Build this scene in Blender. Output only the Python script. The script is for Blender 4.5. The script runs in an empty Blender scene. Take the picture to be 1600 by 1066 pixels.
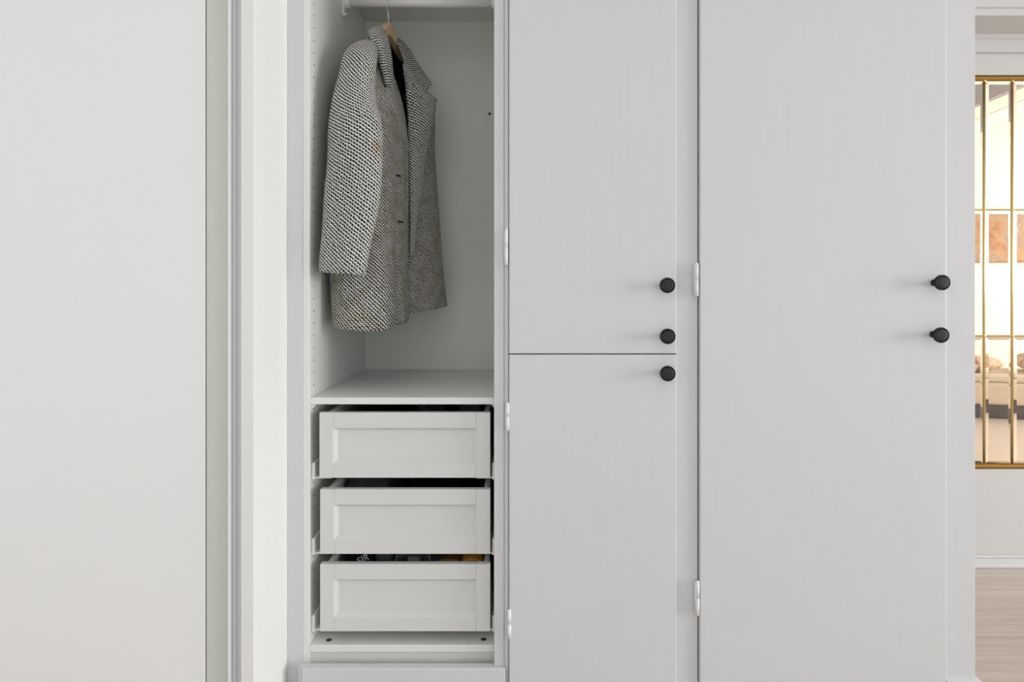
import bpy, bmesh, math, random
from mathutils import Vector, Matrix
random.seed(7)
S = bpy.context.scene
COL = S.collection

# ------------------------------------------------------------------ camera
CAMZ, F, VX, VY = 1.05, 980.0, 806.0, 457.0          # eye height, focal length and vanishing point (1600x1066 frame)
cam_d = bpy.data.cameras.new('camera')
cam = bpy.data.objects.new('camera', cam_d); COL.objects.link(cam)
cam.location = (0, 0, CAMZ); cam.rotation_euler = (math.pi / 2, 0, 0)
cam_d.sensor_fit = 'HORIZONTAL'; cam_d.sensor_width = 36.0
cam_d.lens = F / 1600 * 36
cam_d.shift_x = -(VX - 800) / 1600
cam_d.shift_y = -(533 - VY) / 1600
cam_d.clip_start = 0.02
S.camera = cam

# ------------------------------------------------------------------ light, world, exposure
world = bpy.data.worlds.new('daylight'); S.world = world; world.use_nodes = True
bg = world.node_tree.nodes['Background']
bg.inputs[0].default_value = (0.935, 0.97, 1.0, 1); bg.inputs[1].default_value = 0.99

def area(name, loc, rot, sx, sy, power, col=(1, 1, 1), spread=math.pi):
    d = bpy.data.lights.new(name, 'AREA'); d.shape = 'RECTANGLE'; d.size = sx; d.size_y = sy
    d.energy = power; d.color = col; d.spread = spread
    o = bpy.data.objects.new(name, d); COL.objects.link(o); o.location = loc; o.rotation_euler = rot
    return o
# daylight through the window in the right hand wall (faces -X)
area('window_daylight', (8.06, -0.55, 1.42), (0, math.pi / 2, 0), 2.0, 3.4, 300, (0.985, 0.995, 1.0))
# unseen lamp added to brighten the room behind the glazed panel (faces -X)
area('far_room_fill', (6.58, 4.7, 1.5), (0, math.pi / 2, 0), 1.9, 1.9, 150, (1.0, 0.92, 0.76))

S.view_settings.view_transform = 'Standard'; S.view_settings.look = 'None'
S.view_settings.gamma = 1.0; S.view_settings.use_curve_mapping = False
S.view_settings.exposure = 0.0
S.cycles.use_denoising = True
S.cycles.max_bounces = 10; S.cycles.diffuse_bounces = 5; S.cycles.transmission_bounces = 8
S.cycles.sample_clamp_indirect = 6.0

# ------------------------------------------------------------------ helpers
def P(px, py, Y):
    return Vector(((px - VX) / F * Y, Y, CAMZ + (VY - py) / F * Y))
def PX(px, Y): return (px - VX) / F * Y
def PZ(py, Y): return CAMZ + (VY - py) / F * Y

def tag(o, label=None, cat=None, group=None, kind=None):
    if label: o['label'] = label
    if cat: o['category'] = cat
    if group: o['group'] = group
    if kind: o['kind'] = kind
    return o
def empty(name, loc, label, cat, group=None):
    o = bpy.data.objects.new(name, None); COL.objects.link(o); o.location = loc
    o.empty_display_size = 0.05
    return tag(o, label, cat, group)
def obj(name, bm, mat, parent=None, smooth=False):
    me = bpy.data.meshes.new(name)
    bmesh.ops.recalc_face_normals(bm, faces=bm.faces[:])
    bm.to_mesh(me); bm.free()
    return mobj(name, me, mat, parent, smooth)
def wmat(o):
    m = Matrix.LocRotScale(o.location, o.rotation_euler, o.scale)
    return (wmat(o.parent) @ o.matrix_parent_inverse @ m) if o.parent else m
def mobj(name, me, mat, parent=None, smooth=False):
    for m in (mat if isinstance(mat, (list, tuple)) else [mat]): me.materials.append(m)
    if smooth:
        for p in me.polygons: p.use_smooth = True
    o = bpy.data.objects.new(name, me); COL.objects.link(o)
    if parent:
        o.parent = parent; o.matrix_parent_inverse = wmat(parent).inverted()
    return o
def kids(o): return [c for c in COL.objects if c.parent == o]
def bx(bm, x0, x1, y0, y1, z0, z1, bev=0.0, seg=1):
    t = bmesh.new()
    bmesh.ops.create_cube(t, size=1)
    for v in t.verts:
        v.co = Vector(((x0 + x1) / 2 + v.co.x * (x1 - x0), (y0 + y1) / 2 + v.co.y * (y1 - y0), (z0 + z1) / 2 + v.co.z * (z1 - z0)))
    if bev > 0:
        bmesh.ops.bevel(t, geom=t.edges[:], offset=bev, segments=seg, profile=0.5, affect='EDGES')
    me = bpy.data.meshes.new('t'); t.to_mesh(me); t.free(); bm.from_mesh(me); bpy.data.meshes.remove(me)
def box(name, mat, parent, *a, **k):
    bm = bmesh.new(); bx(bm, *a, **k); return obj(name, bm, mat, parent)
def cyl(bm, p0, p1, r0, r1=None, n=20, cap=True):
    p0, p1 = Vector(p0), Vector(p1); r1 = r0 if r1 is None else r1
    d = p1 - p0; q = d.to_track_quat('Z', 'Y')
    bmesh.ops.create_cone(bm, cap_ends=cap, segments=n, radius1=r0, radius2=r1, depth=d.length,
                          matrix=Matrix.Translation((p0 + p1) / 2) @ q.to_matrix().to_4x4())
def lathe(bm, prof, n, M):
    """prof: list of (radius, height); revolved round local Z, closed at both ends"""
    rings = []
    for r, h in prof:
        rings.append([bm.verts.new(M @ Vector((r * math.cos(2 * math.pi * k / n), r * math.sin(2 * math.pi * k / n), h))) for k in range(n)])
    for a, b in zip(rings, rings[1:]):
        for k in range(n): bm.faces.new((a[k], a[(k + 1) % n], b[(k + 1) % n], b[k]))
    bm.faces.new(rings[0][::-1]); bm.faces.new(rings[-1])
def tube(bm, pts, r, n=10):
    pts = [Vector(p) for p in pts]; rings = []
    up = None
    for i, p in enumerate(pts):
        d = (pts[min(i + 1, len(pts) - 1)] - pts[max(i - 1, 0)]).normalized()
        if up is None: up = d.orthogonal().normalized()
        up = (up - d * up.dot(d)).normalized(); s = d.cross(up)
        rr = r[i] if isinstance(r, list) else r
        rings.append([bm.verts.new(p + up * rr * math.cos(2 * math.pi * k / n) + s * rr * math.sin(2 * math.pi * k / n)) for k in range(n)])
    for a, b in zip(rings, rings[1:]):
        for k in range(n): bm.faces.new((a[k], a[(k + 1) % n], b[(k + 1) % n], b[k]))
    bm.faces.new(rings[0][::-1]); bm.faces.new(rings[-1])
def crom(pts, m):
    """Catmull-Rom through pts, m samples per span"""
    pts = [Vector(p) for p in pts]; out = []
    for i in range(len(pts) - 1):
        p0 = pts[i - 1] if i else pts[0] * 2 - pts[1]
        p1, p2 = pts[i], pts[i + 1]
        p3 = pts[i + 2] if i + 2 < len(pts) else pts[-1] * 2 - pts[-2]
        for k in range(m):
            t = k / m
            out.append(0.5 * ((2 * p1) + (p2 - p0) * t + (2 * p0 - 5 * p1 + 4 * p2 - p3) * t * t + (3 * p1 - p0 - 3 * p2 + p3) * t ** 3))
    out.append(pts[-1].copy()); return out
def fine(grid, mr, mc):
    rows = [crom(r, mc) for r in grid]
    cols = [crom([r[j] for r in rows], mr) for j in range(len(rows[0]))]
    return [[cols[j][i] for j in range(len(cols))] for i in range(len(cols[0]))]
def grid_obj(name, pts, mat, parent, thick=0.0, off=-1, uvrot=0.0, uvoff=(0, 0), perrow=False):
    R, C = len(pts), len(pts[0])
    verts = [p for r in pts for p in r]
    faces = []
    for i in range(R - 1):
        for j in range(C - 1): faces.append((i * C + j, i * C + j + 1, (i + 1) * C + j + 1, (i + 1) * C + j))
    u = [0.0]
    for j in range(1, C): u.append(u[-1] + sum((pts[i][j] - pts[i][j - 1]).length for i in range(R)) / R)
    v = [0.0]
    for i in range(1, R): v.append(v[-1] + sum((pts[i][j] - pts[i - 1][j]).length for j in range(C)) / C)
    ur = []
    if perrow:
        for row in pts:
            acc = [0.0]
            for j in range(1, C): acc.append(acc[-1] + (row[j] - row[j - 1]).length)
            ur.append(acc)
    me = bpy.data.meshes.new(name); me.from_pydata([tuple(p) for p in verts], [], faces)
    uvl = me.uv_layers.new(name='UVMap'); ca, sa = math.cos(uvrot), math.sin(uvrot)
    for poly in me.polygons:
        for li in poly.loop_indices:
            k = me.loops[li].vertex_index; a, b = u[k % C], v[k // C]
            if perrow: a = -ur[k // C][k % C]
            uvl.data[li].uv = (a * ca - b * sa + uvoff[0], a * sa + b * ca + uvoff[1])
    me.update()
    o = mobj(name, me, mat, parent, True)
    if thick:
        m = o.modifiers.new('thickness', 'SOLIDIFY'); m.thickness = thick; m.offset = off
    return o
def dup(root, loc, label=None, group=None):
    r = root.copy(); COL.objects.link(r); r.location = loc
    if label: r['label'] = label
    if group: r['group'] = group
    for ch in kids(root):
        c = ch.copy(); COL.objects.link(c); c.parent = r
    return r

# ------------------------------------------------------------------ materials
def new_mat(name):
    m = bpy.data.materials.new(name); m.use_nodes = True
    nt = m.node_tree; b = nt.nodes['Principled BSDF']
    return m, nt, b
def N(nt, typ, **kw):
    n = nt.nodes.new(typ)
    for k, v in kw.items():
        if k == 'inp':
            for a, b in v.items(): n.inputs[a].default_value = b
        else: setattr(n, k, v)
    return n
def math_n(nt, op, a, b=None):
    n = nt.nodes.new('ShaderNodeMath'); n.operation = op
    for i, x in enumerate((a, b)):
        if x is None: continue
        if isinstance(x, (int, float)): n.inputs[i].default_value = x
        else: nt.links.new(x, n.inputs[i])
    return n.outputs[0]
def paint(name, col, rough=0.5, brush=(60, 60, 6), bump=0.12, var=0.03, spec=0.4):
    m, nt, b = new_mat(name)
    b.inputs['Roughness'].default_value = rough; b.inputs['Specular IOR Level'].default_value = spec
    tc = N(nt, 'ShaderNodeTexCoord'); mp = N(nt, 'ShaderNodeMapping', inp={'Scale': brush})
    nz = N(nt, 'ShaderNodeTexNoise', inp={'Scale': 1.0, 'Detail': 4.0, 'Roughness': 0.6})
    nt.links.new(tc.outputs['Object'], mp.inputs[0]); nt.links.new(mp.outputs[0], nz.inputs[0])
    big = N(nt, 'ShaderNodeTexNoise', inp={'Scale': 2.2, 'Detail': 3.0})
    nt.links.new(tc.outputs['Object'], big.inputs[0])
    mix = math_n(nt, 'ADD', math_n(nt, 'MULTIPLY', nz.outputs[0], 0.6), math_n(nt, 'MULTIPLY', big.outputs[0], 0.4))
    rp = N(nt, 'ShaderNodeValToRGB')
    rp.color_ramp.elements[0].position = 0.3; rp.color_ramp.elements[1].position = 0.7
    rp.color_ramp.elements[0].color = (*[c * (1 - var) for c in col], 1)
    rp.color_ramp.elements[1].color = (*[min(1, c * (1 + var)) for c in col], 1)
    nt.links.new(mix, rp.inputs[0]); nt.links.new(rp.outputs[0], b.inputs['Base Color'])
    if bump:
        bp = N(nt, 'ShaderNodeBump', inp={'Strength': bump, 'Distance': 0.001})
        nt.links.new(nz.outputs[0], bp.inputs['Height']); nt.links.new(bp.outputs[0], b.inputs['Normal'])
    return m
def metal(name, col, rough):
    m, nt, b = new_mat(name)
    b.inputs['Base Color'].default_value = (*col, 1); b.inputs['Metallic'].default_value = 1.0
    tc = N(nt, 'ShaderNodeTexCoord'); nz = N(nt, 'ShaderNodeTexNoise', inp={'Scale': 90.0, 'Detail': 3.0})
    nt.links.new(tc.outputs['Object'], nz.inputs[0])
    mr = N(nt, 'ShaderNodeMapRange', inp={3: rough * 0.75, 4: rough * 1.3})
    nt.links.new(nz.outputs[0], mr.inputs[0]); nt.links.new(mr.outputs[0], b.inputs['Roughness'])
    return m
def wood(name, c0, c1, scale, rough=0.45, bump=0.1):
    m, nt, b = new_mat(name); b.inputs['Roughness'].default_value = rough
    tc = N(nt, 'ShaderNodeTexCoord'); mp = N(nt, 'ShaderNodeMapping', inp={'Scale': scale})
    info = N(nt, 'ShaderNodeObjectInfo')
    sh = N(nt, 'ShaderNodeVectorMath', operation='ADD')
    cmb = N(nt, 'ShaderNodeCombineXYZ')
    rnd = math_n(nt, 'MULTIPLY', info.outputs['Random'], 37.0)
    for k in range(3): nt.links.new(rnd, cmb.inputs[k])
    nt.links.new(tc.outputs['Object'], mp.inputs[0]); nt.links.new(mp.outputs[0], sh.inputs[0]); nt.links.new(cmb.outputs[0], sh.inputs[1])
    nz = N(nt, 'ShaderNodeTexNoise', inp={'Scale': 1.0, 'Detail': 7.0, 'Roughness': 0.62, 'Distortion': 0.4})
    nt.links.new(sh.outputs[0], nz.inputs[0])
    rp = N(nt, 'ShaderNodeValToRGB')
    rp.color_ramp.elements[0].position = 0.3; rp.color_ramp.elements[1].position = 0.72
    rp.color_ramp.elements[0].color = (*c0, 1); rp.color_ramp.elements[1].color = (*c1, 1)
    nt.links.new(nz.outputs[0], rp.inputs[0]); nt.links.new(rp.outputs[0], b.inputs['Base Color'])
    bp = N(nt, 'ShaderNodeBump', inp={'Strength': bump, 'Distance': 0.001})
    nt.links.new(nz.outputs[0], bp.inputs['Height']); nt.links.new(bp.outputs[0], b.inputs['Normal'])
    return m
def fabric(name, c0, c1, scale=220.0, rough=0.95, bump=0.35):
    m, nt, b = new_mat(name); b.inputs['Roughness'].default_value = rough
    b.inputs['Specular IOR Level'].default_value = 0.1
    tc = N(nt, 'ShaderNodeTexCoord'); nz = N(nt, 'ShaderNodeTexNoise', inp={'Scale': scale, 'Detail': 4.0})
    nt.links.new(tc.outputs['Object'], nz.inputs[0])
    rp = N(nt, 'ShaderNodeValToRGB')
    rp.color_ramp.elements[0].position = 0.35; rp.color_ramp.elements[1].position = 0.65
    rp.color_ramp.elements[0].color = (*c0, 1); rp.color_ramp.elements[1].color = (*c1, 1)
    nt.links.new(nz.outputs[0], rp.inputs[0]); nt.links.new(rp.outputs[0], b.inputs['Base Color'])
    bp = N(nt, 'ShaderNodeBump', inp={'Strength': bump, 'Distance': 0.002})
    nt.links.new(nz.outputs[0], bp.inputs['Height']); nt.links.new(bp.outputs[0], b.inputs['Normal'])
    return m
def tweed(name, stain=None, warm=0.25):
    """stair-stepped black and white weave in UV metres, with fuzzy yarn edges and olive flecks"""
    m, nt, b = new_mat(name)
    b.inputs['Roughness'].default_value = 1.0; b.inputs['Specular IOR Level'].default_value = 0.05
    tc = N(nt, 'ShaderNodeTexCoord')
    nz = N(nt, 'ShaderNodeTexNoise', inp={'Scale': 95.0, 'Detail': 2.0})
    nt.links.new(tc.outputs['UV'], nz.inputs[0])
    d = N(nt, 'ShaderNodeVectorMath', operation='SUBTRACT'); d.inputs[1].default_value = (0.5, 0.5, 0.5)
    nt.links.new(nz.outputs['Color'], d.inputs[0])
    sc = N(nt, 'ShaderNodeVectorMath', operation='SCALE'); sc.inputs['Scale'].default_value = 0.0056
    nt.links.new(d.outputs[0], sc.inputs[0])
    ad = N(nt, 'ShaderNodeVectorMath', operation='ADD')
    nt.links.new(tc.outputs['UV'], ad.inputs[0]); nt.links.new(sc.outputs[0], ad.inputs[1])
    sp = N(nt, 'ShaderNodeSeparateXYZ'); nt.links.new(ad.outputs[0], sp.inputs[0])
    U, V = sp.outputs[0], sp.outputs[1]
    X = math_n(nt, 'DIVIDE', U, 0.0054); Yq = math_n(nt, 'DIVIDE', V, 0.0093)
    colm = math_n(nt, 'LESS_THAN', math_n(nt, 'FRACT', X), 0.58)
    h = math_n(nt, 'FRACT', math_n(nt, 'SUBTRACT', Yq, math_n(nt, 'MULTIPLY', math_n(nt, 'FLOOR', X), 0.475)))
    mid = math_n(nt, 'SUBTRACT', 0.535, math_n(nt, 'MULTIPLY', colm, 0.25))
    half = math_n(nt, 'ADD', 0.14, math_n(nt, 'MULTIPLY', colm, 0.165))
    dist = math_n(nt, 'SUBTRACT', math_n(nt, 'ABSOLUTE', math_n(nt, 'SUBTRACT', h, mid)), half)     # below 0: black yarn
    mr = N(nt, 'ShaderNodeMapRange', inp={1: -0.04, 2: 0.06, 3: 0.0, 4: 1.0})
    nt.links.new(dist, mr.inputs[0])
    fleck = N(nt, 'ShaderNodeTexNoise', inp={'Scale': 26.0, 'Detail': 5.0, 'Roughness': 0.7})
    nt.links.new(tc.outputs['UV'], fleck.inputs[0])
    fr = N(nt, 'ShaderNodeMapRange', inp={1: 0.42, 2: 0.68, 3: 0.0, 4: warm}); nt.links.new(fleck.outputs[0], fr.inputs[0])
    white = N(nt, 'ShaderNodeMix', data_type='RGBA', inp={6: (0.67, 0.67, 0.645, 1), 7: (0.42, 0.37, 0.24, 1)})
    nt.links.new(fr.outputs[0], white.inputs[0])
    col = N(nt, 'ShaderNodeMix', data_type='RGBA', inp={6: (0.012, 0.012, 0.013, 1)})
    nt.links.new(mr.outputs[0], col.inputs[0]); nt.links.new(white.outputs[2], col.inputs[7])
    out = col.outputs[2]
    if stain:
        sp2 = N(nt, 'ShaderNodeVectorMath', operation='DISTANCE'); sp2.inputs[1].default_value = (*stain, 0)
        nt.links.new(ad.outputs[0], sp2.inputs[0])
        sm = N(nt, 'ShaderNodeMapRange', inp={1: 0.004, 2: 0.020, 3: 0.55, 4: 0.0}); nt.links.new(sp2.outputs['Value'], sm.inputs[0])
        c2 = N(nt, 'ShaderNodeMix', data_type='RGBA', blend_type='MULTIPLY', inp={7: (0.62, 0.36, 0.16, 1)})
        nt.links.new(sm.outputs[0], c2.inputs[0]); nt.links.new(out, c2.inputs[6]); out = c2.outputs[2]
    nt.links.new(out, b.inputs['Base Color'])
    bp = N(nt, 'ShaderNodeBump', inp={'Strength': 0.5, 'Distance': 0.0015})
    nt.links.new(mr.outputs[0], bp.inputs['Height']); nt.links.new(bp.outputs[0], b.inputs['Normal'])
    return m

WHITE = paint('white_gloss_paint', (0.675, 0.68, 0.685), 0.42, (70, 70, 5), 0.16, 0.018)
WALLP = paint('white_wall_paint', (0.84, 0.84, 0.835), 0.7, (40, 40, 40), 0.08, 0.012)
SLAB = paint('white_smooth_door_paint', (0.83, 0.83, 0.83), 0.55, (50, 50, 50), 0.03, 0.008)
SAGE = paint('pale_grey_green_paint', (0.64, 0.66, 0.60), 0.6, (40, 40, 40), 0.03, 0.015)
MELA = paint('white_melamine', (0.805, 0.81, 0.785), 0.4, (120, 120, 120), 0.03, 0.012)
BACKP = paint('white_hardboard_back', (0.795, 0.805, 0.75), 0.5, (120, 120, 120), 0.03, 0.012)
FOIL = paint('white_drawer_foil', (0.70, 0.71, 0.70), 0.38, (90, 90, 90), 0.02, 0.008)
PLIN = paint('warm_white_plinth', (0.72, 0.715, 0.68), 0.5, (30, 30, 60), 0.05, 0.03)
DIRTW = paint('cream_wall_paint', (0.62, 0.615, 0.60), 0.7, (30, 30, 30), 0.05, 0.015)
RAIL = paint('white_lacquered_tube', (0.90, 0.90, 0.90), 0.16, (200, 60, 60), 0.02, 0.01, 1.0)
HINGE = paint('white_painted_metal', (0.88, 0.88, 0.88), 0.3, (200, 200, 60), 0.1, 0.02, 0.6)
DARKM = metal('blackened_bronze', (0.035, 0.033, 0.032), 0.42)
DARKC = paint('matt_black_knob_face', (0.016, 0.016, 0.018), 0.5, (160, 160, 160), 0.1, 0.2)
HOLE = paint('dark_drilled_hole', (0.05, 0.05, 0.045), 0.9, (50, 50, 50), 0, 0.1)
CHROME = metal('polished_steel', (0.75, 0.75, 0.76), 0.16)
BRASS = metal('polished_brass', (0.78, 0.60, 0.26), 0.22)
BRONZE = metal('aged_brass', (0.50, 0.28, 0.075), 0.34)
BEECH = wood('beech_wood', (0.64, 0.42, 0.21), (0.80, 0.58, 0.34), (60, 8, 60))
def tone(m, lo, hi):
    nt = m.node_tree; b = nt.nodes['Principled BSDF']; src = b.inputs['Base Color'].links[0].from_socket
    info = N(nt, 'ShaderNodeObjectInfo'); mr = N(nt, 'ShaderNodeMapRange', inp={3: lo, 4: hi}); nt.links.new(info.outputs['Random'], mr.inputs[0])
    hs = N(nt, 'ShaderNodeHueSaturation'); nt.links.new(mr.outputs[0], hs.inputs['Value']); nt.links.new(src, hs.inputs['Color']); nt.links.new(hs.outputs[0], b.inputs['Base Color'])
    return m
PLANK = tone(wood('limed_oak_plank', (0.44, 0.37, 0.315), (0.60, 0.515, 0.455), (3.0, 46, 46), 0.42, 0.06), 0.98, 1.24)
TWEED = tweed('black_and_white_tweed', warm=0.12)
TWEEDW = tweed('olive_flecked_tweed', warm=0.75)
LINING = fabric('black_satin_lining', (0.004, 0.004, 0.005), (0.008, 0.008, 0.010), 300, 0.6, 0.1)
CHAR = fabric('charcoal_cotton', (0.075, 0.075, 0.08), (0.12, 0.12, 0.125))
BLACKF = fabric('black_cotton', (0.010, 0.010, 0.012), (0.018, 0.018, 0.02))
GREYF = fabric('grey_wool', (0.42, 0.42, 0.425), (0.55, 0.55, 0.56), 260)
MUST = fabric('mustard_wool', (0.72, 0.34, 0.04), (0.88, 0.46, 0.08), 300)
OCHRE = fabric('ochre_wool', (0.55, 0.33, 0.09), (0.66, 0.42, 0.13), 300)
LETTER = fabric('white_print', (0.7, 0.7, 0.7), (0.8, 0.8, 0.8), 500, 0.8, 0.05)

# ================================================================== THE SETTING
YB, YF, YP = 2.40, 1.57, 1.60            # back wall, face frame plane, front of the open wardrobe
ZC = 2.50
def struct(o): o['kind'] = 'structure'; return o

# floor: sub-floor with oak planks laid across the view
fl = struct(box('floor', PLIN, None, -1.75, 8.02, -3.2, YB + 0.01, -0.06, -0.012))
y = 2.162 + 0.248; k = 0
rnd = random.Random(3)
while y > -3.0:
    y0 = y - 0.248; x = 0.95 - rnd.random() * 0.75 - 3 * 2.4
    while x < 8.02:
        L = 2.4
        a, b = max(x, -1.75), min(x + L, 8.02)
        if b - a > 0.02 and (y0 > 1.0 or True):
            box('plank', PLANK, fl, a + 0.0006, b - 0.0006, y0 + 0.0009, min(y, YB) - 0.0009, -0.012, 0.0, bev=0.0008)
        x += L
    y = y0; k += 1
# ceiling with a large rooflight opening, unseen and added for more light from above
bm = bmesh.new()
bx(bm, -1.75, 8.02, 0.35, YB + 0.06, ZC, ZC + 0.08); bx(bm, -1.75, 8.02, -3.2, -2.6, ZC, ZC + 0.08)
bx(bm, -1.75, -1.3, -2.6, 0.35, ZC, ZC + 0.08); bx(bm, 3.6, 8.02, -2.6, 0.35, ZC, ZC + 0.08)
struct(obj('ceiling', bm, WALLP))

# left: wall stub beside the wardrobe, slab door and its lining
YW = 1.391; XW = PX(396, YW)
struct(box('wall_left', WALLP, None, PX(376.5, YW), XW, YW, 2.39, 0, ZC - 0.001, bev=0.0004))
# door lining: moulded architrave (profile swept up) and the grey-green jamb beside the door edge
bm = bmesh.new()
prof = [(356.4, 1.46), (356.4, 1.394), (362.0, 1.402), (362.2, 1.4075), (365.8, 1.4075), (366.0, 1.398), (368.3, 1.401), (368.6, 1.4095), (376.4, 1.4095), (376.4, 1.46)]
lo = [bm.verts.new((PX(a, b) if b < 1.45 else PX(a, 1.411), b, 0)) for a, b in prof]; hi = [bm.verts.new((v.co.x, v.co.y, 2.3)) for v in lo]
for k in range(len(lo)): bm.faces.new((lo[k], lo[(k + 1) % len(lo)], hi[(k + 1) % len(lo)], hi[k]))
bm.faces.new(lo[::-1]); bm.faces.new(hi)
struct(obj('trim_1', bm, SLAB))
struct(box('trim_2', SAGE, None, PX(322.8, 1.404), PX(356.3, 1.404), 1.404, 1.53, 0, 2.3))
bmw = bmesh.new(); bx(bmw, -1.75, -0.60, 1.535, 1.60, 0, ZC - 0.001)
struct(obj('wall_behind', bmw, WALLP)); bpy.data.objects['wall_behind'].name = 'wall_front'
# slab door, slightly ajar so that its face turns to the window
dh = Vector((PX(320, 1.40), 1.40, 0))
d1 = struct(box('door_1', SLAB, None, -0.92, 0, 0, 0.04, 0.008, 2.29, bev=0.0015))
d1.location = dh; d1.rotation_euler = (0, 0, math.radians(7))
box('wall_side', WALLP, None, -1.83, -1.752, -3.2, 1.60, 0, ZC - 0.001)
struct(bpy.data.objects['wall_side'])

# right: window wall
bm = bmesh.new(); XR = 8.02
bx(bm, XR, XR + 0.12, -3.2, -2.3, 0, ZC); bx(bm, XR, XR + 0.12, 1.05, YB + 3.4, 0, ZC)
bx(bm, XR, XR + 0.12, -2.3, 1.2, 0, 0.35); bx(bm, XR, XR + 0.12, -2.3, 1.2, 2.48, ZC)
bm.free(); bm = bmesh.new()
bx(bm, XR, XR + 0.12, -3.2, -2.3, 0, ZC); bx(bm, XR, XR + 0.12, 1.2, YB, 0, ZC)
bx(bm, XR, XR + 0.12, -2.3, 1.2, 0, 0.35); bx(bm, XR, XR + 0.12, -2.3, 1.2, 2.48, ZC)
struct(obj('wall_right', bm, WALLP))
w2 = bmesh.new()
for a in ((-2.3, -2.25, 0.35, 2.48), (1.15, 1.2, 0.35, 2.48), (-2.25, 1.15, 0.35, 0.40), (-2.25, 1.15, 2.43, 2.48), (-0.57, -0.53, 0.40, 2.43)):
    bx(w2, XR + 0.02, XR + 0.10, a[0], a[1], a[2], a[3])
struct(obj('window_2', w2, WHITE))

# back wall with an opening for the glazed panel
GX0 = PX(1541, YB) - 2 * 0.1078; NCOL = 9; GX1 = GX0 + NCOL * 0.1078
GZ0, GZ1 = PZ(733.5, YB), PZ(117, YB)
bm = bmesh.new()
bx(bm, -0.6, GX0, YB, YB + 0.10, 0, ZC); bx(bm, GX1, XR + 0.12, YB, YB + 0.10, 0, ZC)
bx(bm, GX0, GX1, YB, YB + 0.10, 0, GZ0); bx(bm, GX0, GX1, YB, YB + 0.10, GZ1, ZC)
struct(obj('wall_back', bm, DIRTW))
# baseboard with a bead
bm = bmesh.new(); bx(bm, 1.15, XR, YB - 0.012, YB - 0.0005, 0, 0.034, bev=0.002); bx(bm, 1.15, XR, YB - 0.018, YB - 0.0005, 0.0, 0.016, bev=0.004)
bx(bm, 1.15, XR, YB - 0.008, YB - 0.0005, 0.034, 0.045, bev=0.003)
struct(obj('baseboard_back', bm, WHITE))
# cornice boards and dropped beam over the passage
bm = bmesh.new(); bx(bm, 1.12, XR, YB - 0.018, YB - 0.0005, PZ(84, YB), 2.045, bev=0.002); bx(bm, 1.12, XR, YB - 0.026, YB - 0.0005, PZ(64, YB), 2.045, bev=0.002)
struct(obj('trim_3', bm, DIRTW))
bm = bmesh.new(); bx(bm, 1.12, XR, 2.215, YB - 0.0005, 2.0285, 2.42, bev=0.002); bx(bm, 1.12, XR, 2.205, 2.3, PZ(12, 2.21), 2.42, bev=0.002)
struct(obj('trim_4', bm, DIRTW))

# glazed panel: bevelled panes in brass cames
win = struct(bpy.data.objects.new('window_1', None)); COL.objects.link(win); win.location = (GX0, YB, GZ0)
bm = bmesh.new()
yc = YB + 0.012
for zz in (GZ0 + 0.009, GZ1 - 0.010): cyl(bm, (GX0, yc, zz), (GX1, yc, zz), 0.0105, n=16)
obj('frame_rail', bm, BRONZE, win, True)
zr = [PZ(726.5, yc), PZ(525, yc), PZ(328, yc), PZ(126, yc)]
for i in range(NCOL + 1):
    x = GX0 + i * 0.1078
    bm = bmesh.new(); cyl(bm, (x, yc, zr[0] - 0.004), (x, yc, zr[3] + 0.004), 0.0052, n=12)
    obj('came_bar', bm, BRASS, win, True)
for z in zr:
    bm = bmesh.new(); cyl(bm, (GX0, yc, z), (GX1, yc, z), 0.0034, n=10)
    for i in range(NCOL + 1):
        x = GX0 + i * 0.1078
        bmesh.ops.create_icosphere(bm, subdivisions=2, radius=0.0068, matrix=Matrix.Translation((x, yc, z)))
    obj('cross_bar', bm, BRASS, win, True)
gm = bpy.data.materials.new('clear_bevelled_glass'); gm.use_nodes = True
gn = gm.node_tree; gn.nodes.remove(gn.nodes['Principled BSDF'])
gl = N(gn, 'ShaderNodeBsdfGlass', inp={'IOR': 1.48, 'Roughness': 0.0, 'Color': (1, 1, 1, 1)})
gn.links.new(gl.outputs[0], gn.nodes['Material Output'].inputs[0])
def pane_mesh(w, h, d, e, bv):
    bm = bmesh.new()
    def ring(x, y, z): return [bm.verts.new(p) for p in ((-x, y, -z), (x, y, -z), (x, y, z), (-x, y, z))]
    f = ring(w / 2 - bv, -d / 2, h / 2 - bv); a = ring(w / 2, -d / 2 + (d - e), h / 2); b = ring(w / 2, d / 2, h / 2)
    bm.faces.new(f); bm.faces.new(b[::-1])
    for p, q in ((f, a), (a, b)):
        for k in range(4): bm.faces.new((p[k], p[(k + 1) % 4], q[(k + 1) % 4], q[k]))
    bmesh.ops.recalc_face_normals(bm, faces=bm.faces[:])
    me = bpy.data.meshes.new('pane'); bm.to_mesh(me); bm.free(); me.materials.append(gm); return me
for j in range(3):
    h = zr[j + 1] - zr[j] - 0.004
    me = pane_mesh(0.1078 - 0.004, h, 0.006, 0.0028, 0.014)
    for i in range(NCOL):
        o = bpy.data.objects.new('pane', me); COL.objects.link(o); o.parent = win
        o.location = (0.1078 * (i + 0.5), 0.012, (zr[j] + zr[j + 1]) / 2 - GZ0)
        o.rotation_euler = (rnd.uniform(-.006, .006), 0, rnd.uniform(-.006, .006))

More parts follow.
